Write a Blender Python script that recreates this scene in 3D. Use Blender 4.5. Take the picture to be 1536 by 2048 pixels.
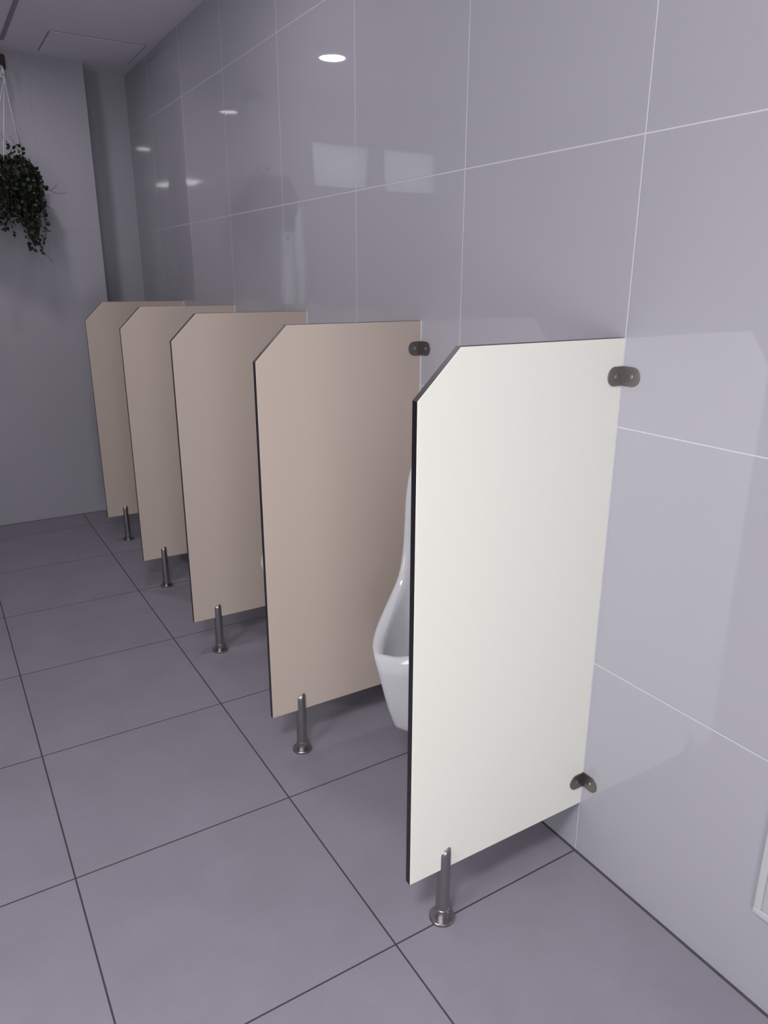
import bpy, bmesh, math, random
from mathutils import Vector, Matrix

for o in list(bpy.data.objects):
    bpy.data.objects.remove(o, do_unlink=True)
SC = bpy.context.scene
COL = SC.collection

# ------------------------------------------------------------------ camera
W, H, F = 1536, 2048, 1474.1
pitch, yaw, roll = 0.3061, 0.5488, 0.0021
CAM = Vector((-1.3043, -1.1273, 1.4843))
cam_d = bpy.data.cameras.new('camera')
cam = bpy.data.objects.new('camera', cam_d)
COL.objects.link(cam)
cam_d.sensor_fit = 'VERTICAL'
cam_d.sensor_height = 36.0
cam_d.lens = F / H * 36.0
cam_d.clip_start = 0.02
_f0 = Vector((math.sin(yaw), math.cos(yaw), 0)); _r0 = Vector((math.cos(yaw), -math.sin(yaw), 0)); _u0 = Vector((0, 0, 1))
_f = _f0 * math.cos(pitch) - _u0 * math.sin(pitch)
_u = _u0 * math.cos(pitch) + _f0 * math.sin(pitch)
_r = _r0 * math.cos(roll) + _u * math.sin(roll)
_u2 = _u * math.cos(roll) - _r0 * math.sin(roll)
m = Matrix.Identity(4)
for i in range(3):
    m[i][0], m[i][1], m[i][2], m[i][3] = _r[i], _u2[i], -_f[i], CAM[i]
cam.matrix_world = m
SC.camera = cam

# ------------------------------------------------------------------ world, exposure
SC.view_settings.view_transform = 'Standard'
SC.view_settings.look = 'None'
SC.view_settings.exposure = 0.0
SC.view_settings.gamma = 1.0
SC.view_settings.use_curve_mapping = False
world = bpy.data.worlds.new('sky')
SC.world = world
world.use_nodes = True
bg = world.node_tree.nodes['Background']
bg.inputs[0].default_value = (0.98, 0.99, 1.0, 1)
SKY = 10.2
bg.inputs[1].default_value = SKY
LAMP = 125.0           # emission of the round ceiling lamps
FILL_PANEL = 75.0          # emission of the added square fill panel
LAMP_COLOUR = (1.0, 0.95, 0.99)

# ------------------------------------------------------------------ the room's measures
ZC = 2.671             # ceiling
YF, YR, XE = 3.875, 4.072, -0.279   # far wall, back of the recess, edge of the recess
XL, YB = -3.0, -2.1    # left wall, wall behind the photographer
LW = (-1.10, -0.15, 0.85, 2.40)        # unseen left-wall window, placed and sized to give side light: y0, y1, z0, z1
BW = (-1.95, -1.00, 0.10, 1.10)     # unseen low back-wall window, added to light the near panel: x0, x1, z0, z1


def portal(name, loc, rot, sx, sy):
    d = bpy.data.lights.new(name, 'AREA')
    d.shape = 'RECTANGLE'; d.size = sx; d.size_y = sy
    d.cycles.is_portal = True
    o = bpy.data.objects.new(name, d)
    o.location = loc; o.rotation_euler = rot
    COL.objects.link(o)


portal('daylight_portal', (XL - 0.16, (LW[0] + LW[1]) / 2, (LW[2] + LW[3]) / 2), (0, math.radians(-90), 0), LW[3] - LW[2], LW[1] - LW[0])
portal('daylight_portal', ((BW[0] + BW[1]) / 2, YB - 0.16, (BW[2] + BW[3]) / 2), (math.radians(90), 0, 0), BW[1] - BW[0], BW[3] - BW[2])


# ------------------------------------------------------------------ materials


def newmat(name):
    mt = bpy.data.materials.new(name)
    mt.use_nodes = True
    nt = mt.node_tree
    return mt, nt, nt.nodes['Principled BSDF']


def nd(nt, kind, **kw):
    n = nt.nodes.new(kind)
    for k, v in kw.items():
        setattr(n, k, v)
    return n


def simple(name, col, rough, metal=0.0, noise=0.0, nscale=40.0, bump=0.0, spec=0.5, aniso=None):
    mt, nt, b = newmat(name)
    b.inputs['Base Color'].default_value = (*col, 1)
    b.inputs['Roughness'].default_value = rough
    b.inputs['Metallic'].default_value = metal
    b.inputs['Specular IOR Level'].default_value = spec
    tc = nd(nt, 'ShaderNodeTexCoord')
    if noise > 0 or bump > 0:
        mp = nd(nt, 'ShaderNodeMapping')
        if aniso:
            mp.inputs['Scale'].default_value = aniso
        nt.links.new(tc.outputs['Object'], mp.inputs[0])
        nz = nd(nt, 'ShaderNodeTexNoise')
        nz.inputs['Scale'].default_value = nscale
        nz.inputs['Detail'].default_value = 5
        nt.links.new(mp.outputs[0], nz.inputs['Vector'])
        if noise > 0:
            mx = nd(nt, 'ShaderNodeMix', data_type='RGBA')
            mx.inputs[6].default_value = (*[c * (1 - noise) for c in col], 1)
            mx.inputs[7].default_value = (*[min(1, c * (1 + noise)) for c in col], 1)
            nt.links.new(nz.outputs['Fac'], mx.inputs[0])
            nt.links.new(mx.outputs[2], b.inputs['Base Color'])
        if bump > 0:
            bp = nd(nt, 'ShaderNodeBump')
            bp.inputs['Strength'].default_value = bump
            bp.inputs['Distance'].default_value = 0.002
            nt.links.new(nz.outputs['Fac'], bp.inputs['Height'])
            nt.links.new(bp.outputs[0], b.inputs['Normal'])
    return mt


def line_mask(nt, sock, off, step, half):
    """1 on the joint lines at off + k*step, 0 elsewhere"""
    a = nd(nt, 'ShaderNodeMath', operation='SUBTRACT'); a.inputs[1].default_value = off - step / 2
    nt.links.new(sock, a.inputs[0])
    d = nd(nt, 'ShaderNodeMath', operation='DIVIDE'); d.inputs[1].default_value = step
    nt.links.new(a.outputs[0], d.inputs[0])
    fr = nd(nt, 'ShaderNodeMath', operation='FRACT'); nt.links.new(d.outputs[0], fr.inputs[0])
    s = nd(nt, 'ShaderNodeMath', operation='SUBTRACT'); s.inputs[1].default_value = 0.5
    nt.links.new(fr.outputs[0], s.inputs[0])
    ab = nd(nt, 'ShaderNodeMath', operation='ABSOLUTE'); nt.links.new(s.outputs[0], ab.inputs[0])
    mr = nd(nt, 'ShaderNodeMapRange')
    mr.inputs['From Min'].default_value = half * 0.6 / step
    mr.inputs['From Max'].default_value = half * 1.4 / step
    mr.inputs['To Min'].default_value = 1; mr.inputs['To Max'].default_value = 0
    nt.links.new(ab.outputs[0], mr.inputs['Value'])
    return mr.outputs[0]


def tile_mat(name, col, grout, rough, axes, noise, nscale, half, wave, grain=0.0, spec=0.5):
    """large tiles: axes = [(axis letter, offset, step), ...]"""
    mt, nt, b = newmat(name)
    geo = nd(nt, 'ShaderNodeNewGeometry')
    sx = nd(nt, 'ShaderNodeSeparateXYZ'); nt.links.new(geo.outputs['Position'], sx.inputs[0])
    masks = [line_mask(nt, sx.outputs['XYZ'.index(a)], off, st, half) for a, off, st in axes]
    mk = nd(nt, 'ShaderNodeMath', operation='MAXIMUM')
    nt.links.new(masks[0], mk.inputs[0]); nt.links.new(masks[1], mk.inputs[1])
    nz = nd(nt, 'ShaderNodeTexNoise'); nz.inputs['Scale'].default_value = nscale
    nz.inputs['Detail'].default_value = 8; nz.inputs['Roughness'].default_value = 0.62
    nt.links.new(geo.outputs['Position'], nz.inputs['Vector'])
    mx = nd(nt, 'ShaderNodeMix', data_type='RGBA')
    mx.inputs[6].default_value = (*[c * (1 - noise) for c in col], 1)
    mx.inputs[7].default_value = (*[c * (1 + noise) for c in col], 1)
    nt.links.new(nz.outputs['Fac'], mx.inputs[0])
    src = mx.outputs[2]
    if grain > 0:
        g = nd(nt, 'ShaderNodeTexNoise'); g.inputs['Scale'].default_value = 420
        g.inputs['Detail'].default_value = 3
        nt.links.new(geo.outputs['Position'], g.inputs['Vector'])
        gm = nd(nt, 'ShaderNodeMapRange')
        gm.inputs['From Min'].default_value = 0.3; gm.inputs['From Max'].default_value = 0.7
        gm.inputs['To Min'].default_value = 1 - grain; gm.inputs['To Max'].default_value = 1 + grain
        nt.links.new(g.outputs['Fac'], gm.inputs['Value'])
        vm = nd(nt, 'ShaderNodeVectorMath', operation='SCALE')
        nt.links.new(src, vm.inputs[0]); nt.links.new(gm.outputs[0], vm.inputs['Scale'])
        src = vm.outputs[0]
    fx = nd(nt, 'ShaderNodeMix', data_type='RGBA')
    nt.links.new(mk.outputs[0], fx.inputs[0])
    nt.links.new(src, fx.inputs[6]); fx.inputs[7].default_value = (*grout, 1)
    nt.links.new(fx.outputs[2], b.inputs['Base Color'])
    rr = nd(nt, 'ShaderNodeMapRange')
    rr.inputs['To Min'].default_value = rough; rr.inputs['To Max'].default_value = 0.7
    nt.links.new(mk.outputs[0], rr.inputs['Value'])
    nt.links.new(rr.outputs[0], b.inputs['Roughness'])
    b.inputs['Specular IOR Level'].default_value = spec
    # joints lie slightly below the tile face; the glaze is a little wavy
    wv = nd(nt, 'ShaderNodeTexNoise'); wv.inputs['Scale'].default_value = 3.2; wv.inputs['Detail'].default_value = 1
    nt.links.new(geo.outputs['Position'], wv.inputs['Vector'])
    mu = nd(nt, 'ShaderNodeMath', operation='MULTIPLY'); mu.inputs[1].default_value = wave
    nt.links.new(wv.outputs['Fac'], mu.inputs[0])
    sb = nd(nt, 'ShaderNodeMath', operation='SUBTRACT')
    nt.links.new(mu.outputs[0], sb.inputs[0])
    m2 = nd(nt, 'ShaderNodeMath', operation='MULTIPLY'); m2.inputs[1].default_value = 0.0008
    nt.links.new(mk.outputs[0], m2.inputs[0]); nt.links.new(m2.outputs[0], sb.inputs[1])
    bp = nd(nt, 'ShaderNodeBump'); bp.inputs['Distance'].default_value = 1.0; bp.inputs['Strength'].default_value = 1.0
    nt.links.new(sb.outputs[0], bp.inputs['Height'])
    nt.links.new(bp.outputs[0], b.inputs['Normal'])
    return mt


WALL_COL = (0.400, 0.394, 0.436)
GROUT_W = (0.60, 0.59, 0.63)
M_WR = tile_mat('glossy wall tile side', WALL_COL, GROUT_W, 0.022, [('Y', 0.0, 0.5945), ('Z', 0.5717, 0.5965)], 0.02, 1.5, 0.0016, 0.0007, spec=0.75)
M_WF = tile_mat('glossy wall tile end', WALL_COL, (0.42, 0.41, 0.455), 0.045, [('X', -0.58, 0.6), ('Z', 0.5717, 0.5965)], 0.02, 1.5, 0.0012, 0.0007, spec=0.4)
M_FLOOR = tile_mat('grey floor tile', (0.284, 0.270, 0.313), (0.058, 0.053, 0.062), 0.6, [('X', -0.580, 0.6038), ('Y', 0.0, 0.6)], 0.16, 5.0, 0.0019, 0.0003, grain=0.07, spec=0.12)
M_PAINT = simple('grey paint', (0.10, 0.095, 0.105), 0.7, noise=0.03, nscale=5)
M_CEIL = simple('painted ceiling', (0.77, 0.75, 0.83), 0.85, noise=0.015, nscale=6)
M_GROOVE = simple('shadow gap grey', (0.30, 0.29, 0.33), 0.8, noise=0.03)
M_JOINT = simple('dark floor joint', (0.075, 0.07, 0.08), 0.7, noise=0.2, nscale=60)
M_LIT_LAMINATE = simple('brightly lit laminate', (0.88, 0.885, 0.79), 0.38, noise=0.012, nscale=220, bump=0.03, spec=0.4)  # same laminate as the rest, near panel's brighter light put into the colour
M_BEIGE = simple('beige laminate', (0.57, 0.482, 0.412), 0.38, noise=0.012, nscale=220, bump=0.03, spec=0.4)
M_BLACK = simple('black compact core', (0.012, 0.010, 0.014), 0.35, noise=0.2, nscale=120)
M_STEEL = simple('brushed stainless steel', (0.40, 0.38, 0.38), 0.30, metal=1.0, noise=0.10, nscale=60, bump=0.05, aniso=(1, 1, 30))
M_BRKT = simple('dull stainless bracket', (0.27, 0.25, 0.245), 0.38, metal=1.0, noise=0.08, nscale=90, bump=0.05)
M_SCREW = simple('screw steel', (0.42, 0.40, 0.40), 0.28, metal=1.0, noise=0.05)
M_HOLE = simple('dark recess', (0.02, 0.018, 0.02), 0.6, noise=0.1)
M_BEAD = simple('white sealant', (0.84, 0.83, 0.85), 0.45, noise=0.02)
M_CERAMIC = simple('white glazed ceramic', (0.62, 0.62, 0.645), 0.08, noise=0.01, nscale=3)
M_DRAIN = simple('drain chrome', (0.5, 0.5, 0.5), 0.2, metal=1.0, noise=0.05)
M_WHITE = simple('white plastic', (0.84, 0.82, 0.78), 0.4, noise=0.02)
M_COVER = simple('off-white cover frame', (0.50, 0.50, 0.515), 0.4, noise=0.02)
M_PLATE = simple('pale plastic cover', (0.44, 0.44, 0.47), 0.35, noise=0.02)
M_WOOD = simple('dark brown wood', (0.050, 0.022, 0.018), 0.5, noise=0.35, nscale=30, aniso=(1, 1, 8))
M_LEAF = simple('dark green leaf', (0.011, 0.019, 0.007), 0.5, noise=0.55, nscale=14)
M_STEM = simple('brown green stem', (0.030, 0.032, 0.018), 0.7, noise=0.3, nscale=40)
M_COIR = simple('coir pot', (0.035, 0.025, 0.016), 0.9, noise=0.5, nscale=60, bump=0.5)
M_WIRE = simple('white wire', (0.62, 0.60, 0.66), 0.4, noise=0.02)
M_FRAME = simple('grey aluminium frame', (0.5, 0.5, 0.52), 0.4, metal=0.6, noise=0.03)


def emit_mat(name, col, s):
    mt, nt, b = newmat(name)
    b.inputs['Base Color'].default_value = (0.8, 0.8, 0.8, 1)
    b.inputs['Emission Color'].default_value = (*col, 1)
    b.inputs['Emission Strength'].default_value = s
    return mt


M_FILL_PANEL = emit_mat('fill panel diffuser', LAMP_COLOUR, FILL_PANEL)
M_LAMP = emit_mat('lit lamp lens', LAMP_COLOUR, LAMP)

def frosted(name, col):
    mt = bpy.data.materials.new(name); mt.use_nodes = True
    nt = mt.node_tree; nt.nodes.remove(nt.nodes['Principled BSDF'])
    a = nd(nt, 'ShaderNodeBsdfTranslucent'); a.inputs[0].default_value = (*col, 1)
    b = nd(nt, 'ShaderNodeBsdfGlossy'); b.inputs['Roughness'].default_value = 0.3; b.inputs[0].default_value = (0.9, 0.9, 0.9, 1)
    n = nd(nt, 'ShaderNodeTexNoise'); n.inputs['Scale'].default_value = 3.0
    r = nd(nt, 'ShaderNodeMapRange'); r.inputs['To Min'].default_value = 0.02; r.inputs['To Max'].default_value = 0.06
    nt.links.new(n.outputs['Fac'], r.inputs['Value'])
    mx = nd(nt, 'ShaderNodeMixShader'); nt.links.new(r.outputs[0], mx.inputs[0])
    nt.links.new(a.outputs[0], mx.inputs[1]); nt.links.new(b.outputs[0], mx.inputs[2])
    nt.links.new(mx.outputs[0], nt.nodes['Material Output'].inputs['Surface'])
    return mt


M_FROST = frosted('frosted pane', (0.36, 0.37, 0.385))

# ------------------------------------------------------------------ mesh helpers


def link(name, bm, mat, parent=None, smooth=False, loc=None):
    me = bpy.data.meshes.new(name)
    bmesh.ops.recalc_face_normals(bm, faces=bm.faces[:])
    bm.to_mesh(me); bm.free()
    if smooth:
        for p in me.polygons:
            p.use_smooth = True
    mats = mat if isinstance(mat, (list, tuple)) else [mat]
    for q in mats:
        me.materials.append(q)
    o = bpy.data.objects.new(name, me)
    COL.objects.link(o)
    if loc is not None:
        o.location = loc
    if parent is not None:
        o.parent = parent
    return o


def tag(o, label, cat, group=None):
    o['label'] = label; o['category'] = cat
    if group:
        o['group'] = group
    return o


def thing(name, label, cat, loc=(0, 0, 0), group=None):
    o = bpy.data.objects.new(name, None)
    o.empty_display_size = 0.05
    o.location = loc
    COL.objects.link(o)
    return tag(o, label, cat, group)


def structure(o):
    o['kind'] = 'structure'
    return o


def box(bm, x0, x1, y0, y1, z0, z1, bevel=0.0, seg=2):
    r = bmesh.ops.create_cube(bm, size=1.0)
    for v in r['verts']:
        v.co = Vector((x0 + (v.co.x + .5) * (x1 - x0), y0 + (v.co.y + .5) * (y1 - y0), z0 + (v.co.z + .5) * (z1 - z0)))
    if bevel > 0:
        es = list({e for v in r['verts'] for e in v.link_edges})
        bmesh.ops.bevel(bm, geom=es, offset=bevel, segments=seg, affect='EDGES', profile=0.5)
    return bm


def prism(bm, pts, fn, d0, d1, bevel=0.0):
    """extrude the 2-D outline pts between depths d0 and d1; fn(a, b, d) -> xyz"""
    lo = [bm.verts.new(fn(a, b, d0)) for a, b in pts]
    hi = [bm.verts.new(fn(a, b, d1)) for a, b in pts]
    n = len(pts)
    fs = [bm.faces.new(lo), bm.faces.new(hi[::-1])]
    for i in range(n):
        fs.append(bm.faces.new((lo[i], hi[i], hi[(i + 1) % n], lo[(i + 1) % n])))
    if bevel > 0:
        es = [e for e in {e for f in fs[:2] for e in f.edges}]
        bmesh.ops.bevel(bm, geom=es, offset=bevel, segments=2, affect='EDGES', profile=0.5)
    return bm


def lathe(bm, prof, n=32, cx=0, cy=0):
    rings = []
    for r, z in prof:
        if r < 1e-6:
            rings.append([bm.verts.new((cx, cy, z))])
        else:
            rings.append([bm.verts.new((cx + r * math.cos(2 * math.pi * k / n), cy + r * math.sin(2 * math.pi * k / n), z)) for k in range(n)])
    for a, b in zip(rings, rings[1:]):
        for k in range(n):
            k2 = (k + 1) % n
            if len(a) == 1 and len(b) == 1:
                continue
            if len(a) == 1:
                bm.faces.new((a[0], b[k], b[k2]))
            elif len(b) == 1:
                bm.faces.new((a[k], b[0], a[k2]))
            else:
                bm.faces.new((a[k], b[k], b[k2], a[k2]))
    return bm


def tube(bm, pts, r0, r1=None, n=6):
    r1 = r0 if r1 is None else r1
    pts = [Vector(p) for p in pts]
    prev = None
    up = Vector((0.31, 0.17, 0.93)).normalized()
    for i, p in enumerate(pts):
        d = (pts[min(i + 1, len(pts) - 1)] - pts[max(i - 1, 0)]).normalized()
        a = d.cross(up)
        if a.length < 1e-3:
            a = d.cross(Vector((1, 0, 0)))
        a.normalize(); b = d.cross(a)
        r = r0 + (r1 - r0) * i / max(1, len(pts) - 1)
        ring = [bm.verts.new(p + a * (r * math.cos(2 * math.pi * k / n)) + b * (r * math.sin(2 * math.pi * k / n))) for k in range(n)]
        if prev:
            for k in range(n):
                bm.faces.new((prev[k], prev[(k + 1) % n], ring[(k + 1) % n], ring[k]))
        else:
            bm.faces.new(ring[::-1])
        prev = ring
    bm.faces.new(prev)
    return bm


# ------------------------------------------------------------------ room shell
T = 0.15
bm = bmesh.new(); box(bm, XL - T, 0.0 + T, YB - T, YR + T, -0.12, 0.0)
structure(link('floor', bm, M_FLOOR))
bm = bmesh.new(); box(bm, XL - T, T, YB - T, YR + T, ZC, ZC + 0.12)
structure(link('ceiling', bm, M_CEIL))
bm = bmesh.new(); box(bm, 0.0, T, YB - T, YR + T, 0.0, ZC)
structure(link('wall_right', bm, M_WR))
bm = bmesh.new()
box(bm, XL - T, XL, YB - T, LW[0], 0.0, ZC); box(bm, XL - T, XL, LW[1], YR + T, 0.0, ZC)
box(bm, XL - T, XL, LW[0], LW[1], 0.0, LW[2]); box(bm, XL - T, XL, LW[0], LW[1], LW[3], ZC)
structure(link('wall_left', bm, M_PAINT))
# far wall with two high window openings left of the frame, and the recess beside it
WIN = [(-1.70, -1.18, 2.085, 2.425), (-2.30, -1.76, 2.085, 2.425)]
bm = bmesh.new()
box(bm, WIN[0][1], XE, YF, YR + T, 0.0, ZC)
box(bm, XL, WIN[0][1], YF, YR + T, 0.0, WIN[0][2])
box(bm, XL, WIN[0][1], YF, YR + T, WIN[0][3], ZC)
box(bm, WIN[1][1], WIN[0][0], YF, YR + T, WIN[0][2], WIN[0][3])
box(bm, XL, WIN[1][0], YF, YR + T, WIN[0][2], WIN[0][3])
structure(link('wall_far', bm, M_WF))
bm = bmesh.new(); box(bm, XE, 0.0, YR, YR + T, 0.0, ZC)
structure(link('wall_recess', bm, M_WF))
bm = bmesh.new()
box(bm, XL, BW[0], YB - T, YB, 0.0, ZC); box(bm, BW[1], 0.0, YB - T, YB, 0.0, ZC)
box(bm, BW[0], BW[1], YB - T, YB, 0.0, BW[2]); box(bm, BW[0], BW[1], YB - T, YB, BW[3], ZC)
structure(link('wall_back', bm, M_PAINT))
for i, (x0, x1, z0, z1) in enumerate(WIN):
    bm = bmesh.new(); fw = 0.03
    box(bm, x0, x1, YF + 0.10, YF + 0.15, z0, z0 + fw); box(bm, x0, x1, YF + 0.10, YF + 0.15, z1 - fw, z1)
    box(bm, x0, x0 + fw, YF + 0.10, YF + 0.15, z0 + fw, z1 - fw); box(bm, x1 - fw, x1, YF + 0.10, YF + 0.15, z0 + fw, z1 - fw)
    wf = structure(link('window_%d' % (i + 1), bm, M_FRAME))
    bm = bmesh.new(); box(bm, x0 + fw, x1 - fw, YF + 0.120, YF + 0.128, z0 + fw, z1 - fw)
    link('pane', bm, M_FROST, wf)
bm = bmesh.new(); fw = 0.045
for z0, z1 in ((LW[2], LW[2] + fw), (LW[3] - fw, LW[3])):
    box(bm, XL - 0.13, XL - 0.08, LW[0], LW[1], z0, z1)
for y0 in (LW[0], (LW[0] + LW[1] - fw) / 2, LW[1] - fw):
    box(bm, XL - 0.13, XL - 0.08, y0, y0 + fw, LW[2] + fw, LW[3] - fw)
structure(link('window_3', bm, M_FRAME))  # frame of the unseen side-light opening
bm = bmesh.new()
for z0 in (BW[2], BW[3] - fw):
    box(bm, BW[0], BW[1], YB - 0.13, YB - 0.08, z0, z0 + fw)
for x0 in (BW[0], (BW[0] + BW[1] - fw) / 2, BW[1] - fw):
    box(bm, x0, x0 + fw, YB - 0.13, YB - 0.08, BW[2] + fw, BW[3] - fw)
structure(link('window_4', bm, M_FRAME))  # frame of the added low opening
# dark joint where the floor meets the tiled walls
bm = bmesh.new(); box(bm, -0.007, 0.0, YB, YR, 0.0, 0.0015)
structure(link('trim_1', bm, M_JOINT))
bm = bmesh.new(); box(bm, XL, XE, YF - 0.006, YF, 0.0, 0.0015)
structure(link('trim_2', bm, M_JOINT))
# shallow channel along the ceiling with its corner near the far wall
bm = bmesh.new()
box(bm, -0.724, -0.704, 1.0, 3.668, ZC - 0.004, ZC)
box(bm, -2.2, -0.724, 3.648, 3.668, ZC - 0.004, ZC)
structure(link('trim_3', bm, M_GROOVE))

# ceiling hatch
t = thing('ceiling_hatch', 'pale square access hatch set flush in the ceiling by the recess', 'hatch', (-0.285, 3.575, ZC - 0.004))
bm = bmesh.new(); box(bm, -0.236, 0.236, -0.196, 0.196, -0.001, 0.004, 0.001, 1)
link('hatch_door', bm, M_CEIL, t)
bm = bmesh.new()
for s in (-1, 1):
    box(bm, *sorted((s * 0.237, s * 0.241)), -0.201, 0.201, 0.001, 0.004)
    box(bm, -0.237, 0.237, *sorted((s * 0.197, s * 0.201)), 0.001, 0.004)
link('hatch_gap', bm, simple('thin hatch gap', (0.30, 0.29, 0.32), 0.8, noise=0.03), t)

# round ceiling lamps
LAMPS = [(-0.90, 3.04, 'round ceiling downlight nearest the hanging plant and the far wall'),
         (-0.78, 1.45, 'round ceiling downlight above the middle urinal partitions')]
for x, y, lab in LAMPS:
    t = thing('ceiling_downlight', lab, 'ceiling light', (x, y, ZC), 'ceiling downlights')
    bm = bmesh.new(); lathe(bm, [(0.066, -0.001), (0.066, -0.006), (0.070, -0.008), (0.088, -0.005), (0.090, -0.0)], 40)
    link('trim_ring', bm, M_WHITE, t, True)
    bm = bmesh.new(); lathe(bm, [(0.0, -0.0045), (0.0655, -0.0045), (0.0655, -0.001)], 40)
    link('lens', bm, M_LAMP, t)

# unseen panel added to brighten the near end, over the photographer's left shoulder
t = thing('added_fill_panel', 'added unseen square fill panel in the ceiling behind the photographer', 'ceiling light', (-1.80, -1.10, ZC))
bm = bmesh.new(); box(bm, -0.22, 0.22, -0.22, 0.22, -0.012, 0.0, 0.003)
link('housing', bm, M_WHITE, t)
bm = bmesh.new(); box(bm, -0.20, 0.20, -0.20, 0.20, -0.016, -0.0125, 0.001)
link('diffuser', bm, M_FILL_PANEL, t)

# ------------------------------------------------------------------ urinal partitions
PW, ZB, ZT, ZK, XK, TH = 0.544, 0.156, 1.3635, 1.2686, 0.0963, 0.0175
MESH = {}


def part(key, name, build, mat, parent, smooth=False, loc=(0, 0, 0), label=None):
    """one mesh per kind, shared by the repeats"""
    k = (key, mat.name)
    if k not in MESH:
        o = link(name, build(bmesh.new()), mat, parent, smooth, loc)
        MESH[k] = o.data
    else:
        o = bpy.data.objects.new(name, MESH[k]); COL.objects.link(o)
        o.location = loc; o.parent = parent
    if label:
        o['label'] = label
    return o


OUT = [(-0.004, ZB), (-PW, ZB), (-PW, ZK), (-PW + XK, ZT), (-0.004, ZT)]


def panel_bm(bm):
    return prism(bm, OUT, lambda a, b, d: (a, d, b), 0.0, TH, 0.0007)


def edge_bm(bm):
    # the exposed black core: a band just proud of the panel's rim, between the two laminate faces
    e = 0.0006
    ins = [(-0.004, ZB), (-PW, ZB), (-PW, ZK), (-PW + XK, ZT), (-0.004, ZT)]
    out = [(-0.004, ZB - e), (-PW - e, ZB - e), (-PW - e, ZK + e * .4), (-PW + XK - e * .4, ZT + e), (-0.004, ZT + e)]
    for i in range(4):
        q = [ins[i], ins[i + 1], out[i + 1], out[i]]
        prism(bm, q, lambda a, b, d: (a, d, b), 0.0009, TH - 0.0009)
    return bm


def bead_bm(bm):
    return box(bm, -0.004, 0.0, 0.0002, TH - 0.0002, ZB, ZT + 0.0004)


def leaf_outline(n=14):
    h = 0.0212
    pts = [(0.0, -h), (0.048 - h * .95, -h)]
    for k in range(1, n):
        a = -math.pi / 2 + math.pi * k / n
        pts.append((0.048 - h * .95 + h * .95 * math.cos(a), h * math.sin(a)))
    pts += [(0.048 - h * .95, h), (0.0, h)]
    return pts


def bracket_bm(bm):
    o = leaf_outline()
    prism(bm, o, lambda a, b, d: (-a, -d, b), 0.0, 0.0028, 0.0005)      # leaf on the panel
    prism(bm, o, lambda a, b, d: (-d, -a, b), 0.0, 0.0028, 0.0005)      # leaf on the wall
    return bm


def screw_bm_panel(bm):
    lathe(bm, [(0.0048, 0.0), (0.0048, 0.0006), (0.0036, 0.0014), (0.0016, 0.0017), (0.0014, 0.0006), (0, 0.0006)], 18)
    bmesh.ops.rotate(bm, verts=bm.verts[:], cent=(0, 0, 0), matrix=Matrix.Rotation(math.pi / 2, 3, 'X'))
    bmesh.ops.translate(bm, verts=bm.verts[:], vec=(-0.025, -0.0028, 0))
    return bm


def screw_bm_wall(bm):
    lathe(bm, [(0.0048, 0.0), (0.0048, 0.0006), (0.0036, 0.0014), (0.0016, 0.0017), (0.0014, 0.0006), (0, 0.0006)], 18)
    bmesh.ops.rotate(bm, verts=bm.verts[:], cent=(0, 0, 0), matrix=Matrix.Rotation(-math.pi / 2, 3, 'Y'))
    bmesh.ops.translate(bm, verts=bm.verts[:], vec=(-0.0028, -0.026, 0))
    return bm


FX, FY, FR = -0.443, 0.0085, 0.0168     # foot post: place and radius


def plate_bm(bm):
    return lathe(bm, [(0, 0), (0.0305, 0), (0.0315, 0.001), (0.0315, 0.0072), (0.0303, 0.0086), (0, 0.0086)], 40)


def post_bm(bm):
    # round lower post, then two prongs that clasp the panel, tops cut on a slant and rounded
    lathe(bm, [(0, 0.0085), (0.0182, 0.0085), (0.0182, 0.034), (FR, 0.0350), (FR, 0.040), (FR, ZB - 0.006), (FR, ZB - 0.003), (0, ZB - 0.003)], 36)
    for s in (-1, 1):
        yc = (-FY - 0.0002) if s < 0 else (TH - FY + 0.0002)     # chord against the panel face
        a0 = math.asin(max(-1, min(1, yc / FR)))
        if s < 0:
            angs = [math.pi - a0 + (2 * a0 + math.pi) * k / 20 for k in range(21)]
        else:
            angs = [a0 + (math.pi - 2 * a0) * k / 20 for k in range(21)]
        base = [(FR * math.cos(a), FR * math.sin(a)) for a in angs]
        cx = 0.0; cy = yc
        lev = [(0.0, 1.0), (0.038, 1.0), (0.044, 0.975), (0.0490, 0.90), (0.0530, 0.74), (0.0555, 0.45), (0.0563, 0.12)]
        prev = None
        for dz, k in lev:
            ring = []
            for x, y in base:
                z = ZB - 0.003 + dz
                slope = max(0.0, (dz - 0.035) / 0.02) * 0.004 * x / FR
                ring.append(bm.verts.new((x * (0.40 + 0.60 * k) if k < 1 else x, cy + (y - cy) * k, z + slope)))
            if prev:
                n = len(ring)
                for i in range(n):
                    bm.faces.new((prev[i], prev[(i + 1) % n], ring[(i + 1) % n], ring[i]))
            else:
                bm.faces.new(ring)
            prev = ring
        bm.faces.new(prev[::-1])
    return bm


def setscrew_bm(bm):
    lathe(bm, [(0.0032, 0), (0.0032, 0.0012), (0.0016, 0.0014), (0.0014, 0.0006), (0, 0.0006)], 14)
    bmesh.ops.rotate(bm, verts=bm.verts[:], cent=(0, 0, 0), matrix=Matrix.Rotation(math.pi / 2, 3, 'X') )
    bmesh.ops.translate(bm, verts=bm.verts[:], vec=(0, -0.0183, 0.028))
    bmesh.ops.rotate(bm, verts=bm.verts[:], cent=(0, 0, 0), matrix=Matrix.Rotation(math.radians(18), 3, 'Z'))
    return bm


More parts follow.
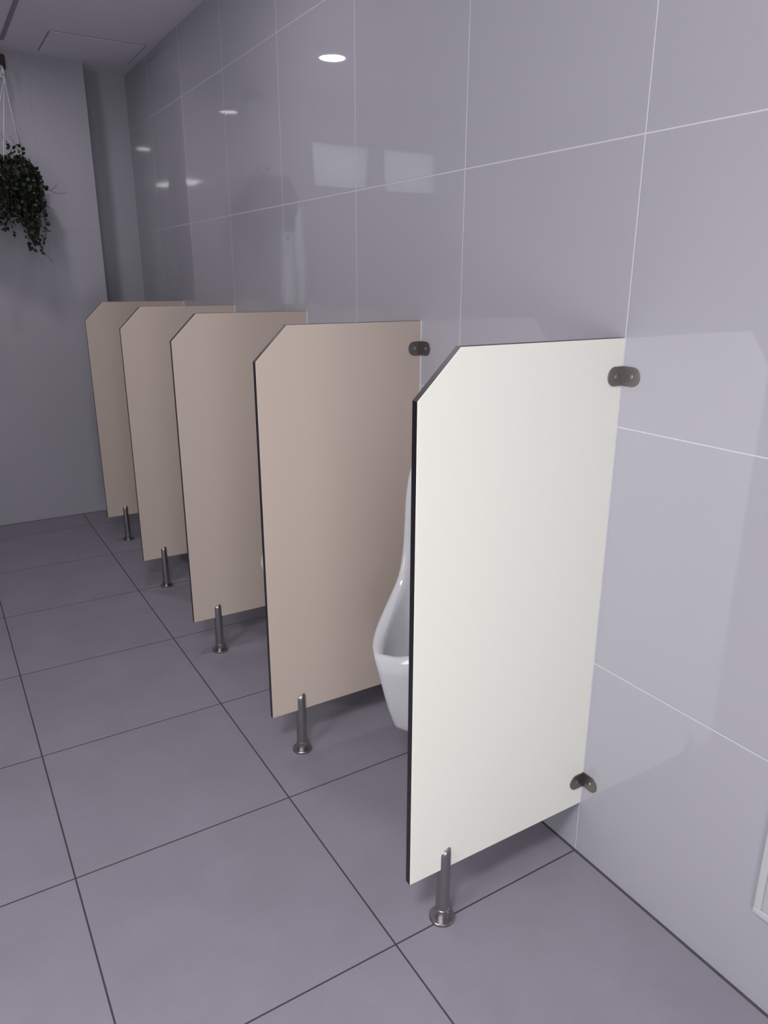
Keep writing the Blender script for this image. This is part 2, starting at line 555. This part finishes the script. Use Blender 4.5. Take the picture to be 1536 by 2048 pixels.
PARTS = [(-0.002, 'urinal partition nearest the camera, bright light put into its cream colour, wall brackets showing at top and bottom', M_LIT_LAMINATE),
         (0.7873, 'beige urinal partition second from the front, with one wall bracket showing at its top', M_BEIGE),
         (1.5856, 'beige urinal partition third from the front, in the middle of the row', M_BEIGE),
         (2.3829, 'beige urinal partition fourth from the front, between the middle one and the farthest', M_BEIGE),
         (3.1954, 'beige urinal partition farthest from the camera, nearest the wall recess', M_BEIGE)]
for y, lab, mat in PARTS:
    t = thing('urinal_partition', lab, 'partition', (0, y, 0), 'urinal partitions')
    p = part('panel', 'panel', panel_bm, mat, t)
    part('edge', 'edge_band', edge_bm, M_BLACK, p, label='black exposed core along the panel edge')
    part('bead', 'sealant_bead', bead_bm, M_BEAD, t, label='thin white sealant line against the wall')
    for z in (1.282, 0.2305):
        b = part('bracket', 'wall_bracket', bracket_bm, M_BRKT, t, loc=(0, 0, z), label='rounded steel angle bracket')
        part('screw_p', 'screw', screw_bm_panel, M_SCREW, b)
        part('screw_w', 'screw', screw_bm_wall, M_SCREW, b)
    f = part('post', 'support_foot', post_bm, M_STEEL, t, True, (FX, FY, 0), 'round stainless steel foot post')
    part('plate', 'base_plate', plate_bm, M_STEEL, f, True)
    part('setscrew', 'set_screw', setscrew_bm, M_SCREW, f, True)
for o in list(bpy.data.meshes):
    if o.name.startswith(('support_foot', 'base_plate')):
        o.set_sharp_from_angle(angle=math.radians(30))

# ------------------------------------------------------------------ urinals


def lerp_key(keys, t):
    for (t0, a), (t1, b) in zip(keys, keys[1:]):
        if t <= t1:
            u = (t - t0) / (t1 - t0)
            return a.lerp(b, u)
    return keys[-1][1]


def catmull(keys, n):
    P = [k for k in keys]
    P = [P[0] * 2 - P[1]] + P + [P[-1] * 2 - P[-2]]
    out = []
    segs = len(P) - 3
    for i in range(n + 1):
        u = i / n * segs
        k = min(int(u), segs - 1); f = u - k
        a, b, c, d = P[k:k + 4]
        out.append(0.5 * ((2 * b) + (c - a) * f + (2 * a - 5 * b + 4 * c - d) * f * f + (3 * b - a - 3 * c + d) * f ** 3))
    return out


def urinal_body(bm):
    V = Vector
    # half rim (y >= 0) from the front lip to the top centre, with the matching rows of outer and inner control points
    rim = [V((-0.406, 0, 0.521)), V((-0.377, 0.058, 0.527)), V((-0.329, 0.112, 0.549)), V((-0.270, 0.152, 0.593)), V((-0.222, 0.174, 0.65)), V((-0.2, 0.184, 0.72)), V((-0.192, 0.188, 0.81)), V((-0.186, 0.188, 0.905)), V((-0.176, 0.172, 0.985)), V((-0.166, 0.105, 1.03)), V((-0.163, 0, 1.04))]
    mid = [V((-0.348, 0, 0.310)), V((-0.325, 0.045, 0.310)), V((-0.280, 0.092, 0.314)), V((-0.2, 0.13, 0.33)), V((-0.14, 0.168, 0.46)), V((-0.115, 0.182, 0.62)), V((-0.105, 0.188, 0.77)), V((-0.1, 0.188, 0.9)), V((-0.096, 0.173, 0.99)), V((-0.09, 0.105, 1.04)), V((-0.088, 0, 1.051))]
    bot = [V((-0.292, 0, 0.271)), V((-0.272, 0.034, 0.271)), V((-0.226, 0.078, 0.274)), V((-0.15, 0.12, 0.3)), V((-0.075, 0.16, 0.41)), V((-0.05, 0.18, 0.575)), V((-0.048, 0.188, 0.75)), V((-0.048, 0.188, 0.895)), V((-0.046, 0.173, 0.99)), V((-0.045, 0.105, 1.041)), V((-0.044, 0, 1.052))]
    bak = [V((0, 0, 0.269)), V((0, 0.036, 0.269)), V((0, 0.078, 0.271)), V((0, 0.118, 0.295)), V((0, 0.158, 0.4)), V((0, 0.179, 0.565)), V((0, 0.187, 0.745)), V((0, 0.187, 0.895)), V((0, 0.173, 0.989)), V((0, 0.105, 1.04)), V((0, 0, 1.051))]
    rin = [V((-0.379, 0, 0.52)), V((-0.351, 0.045, 0.526)), V((-0.304, 0.093, 0.549)), V((-0.251, 0.132, 0.596)), V((-0.207, 0.155, 0.658)), V((-0.187, 0.164, 0.726)), V((-0.18, 0.167, 0.81)), V((-0.174, 0.167, 0.895)), V((-0.165, 0.153, 0.967)), V((-0.156, 0.092, 1.008)), V((-0.153, 0, 1.017))]
    in1 = [V((-0.352, 0, 0.43)), V((-0.328, 0.042, 0.43)), V((-0.285, 0.085, 0.44)), V((-0.225, 0.118, 0.48)), V((-0.16, 0.138, 0.57)), V((-0.128, 0.146, 0.68)), V((-0.115, 0.149, 0.8)), V((-0.107, 0.147, 0.89)), V((-0.102, 0.131, 0.945)), V((-0.098, 0.08, 0.975)), V((-0.096, 0, 0.982))]
    in2 = [V((-0.295, 0, 0.345)), V((-0.278, 0.026, 0.345)), V((-0.245, 0.052, 0.35)), V((-0.19, 0.078, 0.39)), V((-0.115, 0.092, 0.51)), V((-0.08, 0.1, 0.65)), V((-0.068, 0.1, 0.79)), V((-0.061, 0.1, 0.88)), V((-0.058, 0.086, 0.925)), V((-0.056, 0.055, 0.945)), V((-0.056, 0, 0.95))]
    in3 = [V((-0.215, 0, 0.33)), V((-0.212, 0.004, 0.33)), V((-0.203, 0.008, 0.332)), V((-0.15, 0.01, 0.37)), V((-0.09, 0.01, 0.5)), V((-0.065, 0.01, 0.64)), V((-0.058, 0.01, 0.78)), V((-0.053, 0.01, 0.87)), V((-0.052, 0.008, 0.9)), V((-0.051, 0.005, 0.92)), V((-0.051, 0, 0.925))]
    N = 44
    lip = [(a + b) / 2 + V((0, 0, 0.006)) if i < 4 else (a + b) / 2 + V((-0.005, 0, 0.002)) for i, (a, b) in enumerate(zip(rim, rin))]
    curves = [catmull(c, N) for c in (bak, bot, mid, rim, lip, rin, in1, in2, in3)]
    cols = []
    for i in range(N + 1):
        keys = [c[i] for c in curves]
        # smooth across the section, but keep the rim crisp: two splines joined at the lip
        outer = catmull(keys[:4], 12)
        edge = catmull(keys[3:6], 6)[1:]
        inner = catmull(keys[5:], 14)[1:]
        cols.append(outer + edge + inner)
    vs = {}

    def vert(side, i, j):
        p = cols[i][j]
        y = max(0.0, p.y)
        if y < 1e-5 or i in (0, N):
            key = (0, i, j); y = 0.0
        else:
            key = (side, i, j)
        if key not in vs:
            vs[key] = bm.verts.new((p.x, side * y, p.z))
        return vs[key]
    M = len(cols[0])
    for side in (1, -1):
        for i in range(N):
            for j in range(M - 1):
                q = []
                for v in (vert(side, i, j), vert(side, i + 1, j), vert(side, i + 1, j + 1), vert(side, i, j + 1)):
                    if v not in q:
                        q.append(v)
                if len(q) >= 3:
                    try:
                        bm.faces.new(q)
                    except ValueError:
                        pass
    bmesh.ops.remove_doubles(bm, verts=bm.verts[:], dist=0.0004)
    # close the middle of the bowl and the back
    bmesh.ops.holes_fill(bm, edges=[e for e in bm.edges if e.is_boundary], sides=0)
    return bm


def strainer_bm(bm):
    lathe(bm, [(0.0, 0.006), (0.012, 0.0055), (0.024, 0.003), (0.028, 0.0)], 24)
    return bm


URINALS = [(0.39, 'white ceramic urinal on the wall between the nearest partition and the second partition'),
           (1.18, 'white ceramic urinal behind the second partition, only its lip peeking past the edge'),
           (1.975, 'white ceramic urinal hidden in the bay behind the third partition'),
           (2.78, 'white ceramic urinal hidden in the bay behind the fourth partition')]
for y, lab in URINALS:
    t = thing('urinal', lab, 'urinal', (0, y, 0.27), 'wall urinals')
    part('urinal', 'ceramic_body', urinal_body, M_CERAMIC, t, True, (0, 0, -0.27))
    part('strainer', 'drain_strainer', strainer_bm, M_DRAIN, t, True, (-0.215, 0, 0.0605), 'round chrome drain strainer')

# ------------------------------------------------------------------ white cover plate low on the right wall
t = thing('wall_cover', 'white edged plastic cover low on the right wall at the picture edge', 'wall cover', (0, -0.64, 0.225))
bm = bmesh.new()
box(bm, -0.012, 0, -0.15, 0.15, 0, 0.016, 0.003); box(bm, -0.012, 0, -0.15, 0.15, 0.264, 0.28, 0.003)
box(bm, -0.012, 0, -0.15, -0.134, 0.016, 0.264, 0.003); box(bm, -0.012, 0, 0.134, 0.15, 0.016, 0.264, 0.003)
link('frame', bm, M_COVER, t)
bm = bmesh.new(); box(bm, -0.007, 0, -0.134, 0.134, 0.016, 0.264, 0.001)
link('cover_plate', bm, M_PLATE, t)

# ------------------------------------------------------------------ hanging plant and its wooden block
t = thing('hanger_block', 'dark brown wooden block with white hook high on the far wall', 'plant hanger', (-0.775, YF, 2.575))
bm = bmesh.new(); box(bm, -0.05, 0.088, -0.022, 0, 0.0, 0.072, 0.006)
link('wooden_block', bm, M_WOOD, t)
bm = bmesh.new()
tube(bm, [(0.053, -0.02, 0.0), (0.053, -0.06, 0.0), (0.053, -0.12, -0.012), (0.053, -0.160, -0.028), (0.053, -0.176, -0.046), (0.053, -0.171, -0.062), (0.053, -0.158, -0.060)], 0.008, 0.006, 10)
box(bm, 0.030, 0.076, -0.020, -0.001, -0.045, -0.002, 0.003)
link('hook', bm, M_WIRE, t, True)

PC = Vector((-0.775, 3.70, 2.06))       # middle of the pot's rim
HK = Vector((-0.722, 3.705, 2.498))
t = thing('hanging_plant', 'dark green trailing plant hanging from thin white wires by the far wall', 'plant', (PC.x, PC.y, PC.z - 0.15))
ORG = Vector((PC.x, PC.y, PC.z - 0.15))
bm = bmesh.new()
lathe(bm, [(0, -0.0), (0.05, 0.004), (0.075, 0.03), (0.095, 0.08), (0.105, 0.15), (0.098, 0.15), (0.088, 0.12), (0, 0.12)], 28)
link('pot', bm, M_COIR, t, True)
bm = bmesh.new()
for a in (0.35, 2.45, 4.54):
    r = Vector((0.103 * math.cos(a), 0.103 * math.sin(a), 0.15))
    h = HK - ORG
    tube(bm, [h, h.lerp(r, 0.5), r], 0.0016, 0.0016, 6)
tube(bm, [HK - ORG + Vector((0.006 * math.cos(k), 0, 0.006 * math.sin(k) + 0.004)) for k in [i * math.pi / 6 for i in range(13)]], 0.0022, 0.0022, 6)
tube(bm, [HK - ORG, HK - ORG - Vector((0, 0, 0.03))], 0.006, 0.004, 8)
link('hanging_wire', bm, M_WIRE, t, True)

rnd = random.Random(7)
leaf_bm = bmesh.new(); stem_bm = bmesh.new()


def leaf(p, d, n, L, Wd):
    d = d.normalized(); s = d.cross(n)
    if s.length < 1e-4:
        s = d.cross(Vector((1, 0, 0)))
    s.normalize(); n = s.cross(d).normalized()
    rows = []
    for k, w in ((0.0, 0.05), (0.2, 0.62), (0.45, 1.0), (0.72, 0.8), (0.92, 0.32), (1.0, 0.02)):
        c = p + d * (L * k) - n * (L * 0.25 * (k - 0.4) ** 2)
        rows.append([leaf_bm.verts.new(c - s * (Wd * w / 2) + n * (Wd * w * 0.10)), leaf_bm.verts.new(c), leaf_bm.verts.new(c + s * (Wd * w / 2) + n * (Wd * w * 0.10))])
    for a, b in zip(rows, rows[1:]):
        leaf_bm.faces.new((a[0], a[1], b[1], b[0])); leaf_bm.faces.new((a[1], a[2], b[2], b[1]))


def rv():
    return Vector((rnd.uniform(-1, 1), rnd.uniform(-1, 1), rnd.uniform(-1, 1)))


def vine(pts, every=0.019, bare=0.0, size=1.0):
    ptsv = catmull([Vector(p) for p in pts], 4 * len(pts))
    tube(stem_bm, ptsv, 0.0016, 0.0009, 5)
    acc = 0.0; total = sum((b - a).length for a, b in zip(ptsv, ptsv[1:])); run = 0
    for a, b in zip(ptsv, ptsv[1:]):
        seg = (b - a); acc += seg.length; run += seg.length
        if run > total * (1 - bare):
            break
        if acc >= every:
            acc = 0
            for q in range(2):
                d = (seg.normalized() * 0.3 + rv() * 1.0)
                L = rnd.uniform(0.017, 0.028) * size
                leaf(a + rv() * 0.003, d, rv(), L, L * rnd.uniform(0.7, 0.95))


# dense crown and the many short trailing stems over the pot
for i in range(300):
    a = rnd.uniform(0, 2 * math.pi)
    r0 = rnd.uniform(0.02, 0.10)
    base = Vector((r0 * math.cos(a), r0 * math.sin(a) * 0.8, 0.13))
    out = rnd.uniform(0.10, 0.165)
    e = Vector((out * math.cos(a), out * math.sin(a) * 0.80, 0))
    drop = rnd.uniform(0.02, 0.22) * (1.0 if rnd.random() < 0.8 else 1.25)
    top = rnd.uniform(0.14, 0.20)
    vine([base, Vector((e.x * .65, e.y * .65, top)), Vector((e.x, e.y, top - 0.05)), Vector((e.x * 1.04 + rnd.uniform(-.015, .015), e.y * 1.0, top - 0.06 - drop * .6)),
          Vector((e.x * 1.02 + rnd.uniform(-.02, .02), e.y * 0.97, top - 0.07 - drop))], every=0.021)
# the long tail on the right-hand side
for i in range(34):
    x = rnd.uniform(0.055, 0.15); y = rnd.uniform(-0.10, 0.05)
    low = -0.05 - rnd.uniform(0.0, 0.30) * (1.0 - abs(x - 0.108) * 8)
    vine([Vector((x * .7, y * .7, 0.16)), Vector((x, y, 0.11)), Vector((x + rnd.uniform(-.01, .015), y, 0.0)), Vector((x + rnd.uniform(-.02, .02), y, low * .55)),
          Vector((x * 0.9 + 0.018 + rnd.uniform(-.02, .02), y, low - 0.02))], every=0.024)
for i in range(12):
    x = rnd.uniform(-0.06, 0.06); y = rnd.uniform(-0.10, -0.02)
    vine([Vector((x * .7, y * .7, 0.16)), Vector((x, y, 0.05)), Vector((x + .01, y, -0.05)), Vector((x + .03 + rnd.uniform(-.02, .02), y, -0.10 - rnd.uniform(0, .12)))], every=0.024)
# a few stray shoots
for q in ([(.06, -.05, .17), (.07, -.06, .21), (.06, -.06, .25), (.035, -.06, .30)], [(.07, 0, .17), (.09, -.02, .22), (.085, -.02, .28), (.075, -.02, .335)],
          [(-.02, -.05, .17), (-.04, -.06, .20), (-.06, -.07, .23)], [(.05, -.03, .18), (.04, -.04, .22), (.015, -.05, .26), (-.005, -.05, .31)]):
    vine(q, every=0.022, bare=0.25)
for q in ([(.13, -.02, .10), (.17, -.02, .07), (.205, -.02, .045), (.25, -.02, .030), (.295, -.02, .038)], [(.17, -.02, .07), (.20, -.02, .047), (.225, -.02, .055), (.25, -.02, .078)],
          [(.12, -.03, -.25), (.13, -.03, -.28), (.15, -.03, -.305), (.175, -.03, -.34)], [(.15, -.01, -.02), (.19, -.01, -.04), (.215, -.01, -.055), (.225, -.01, -.06)]):
    vine(q, every=0.018, bare=0.55)
link('foliage', leaf_bm, M_LEAF, t)
link('stems', stem_bm, M_STEM, t)
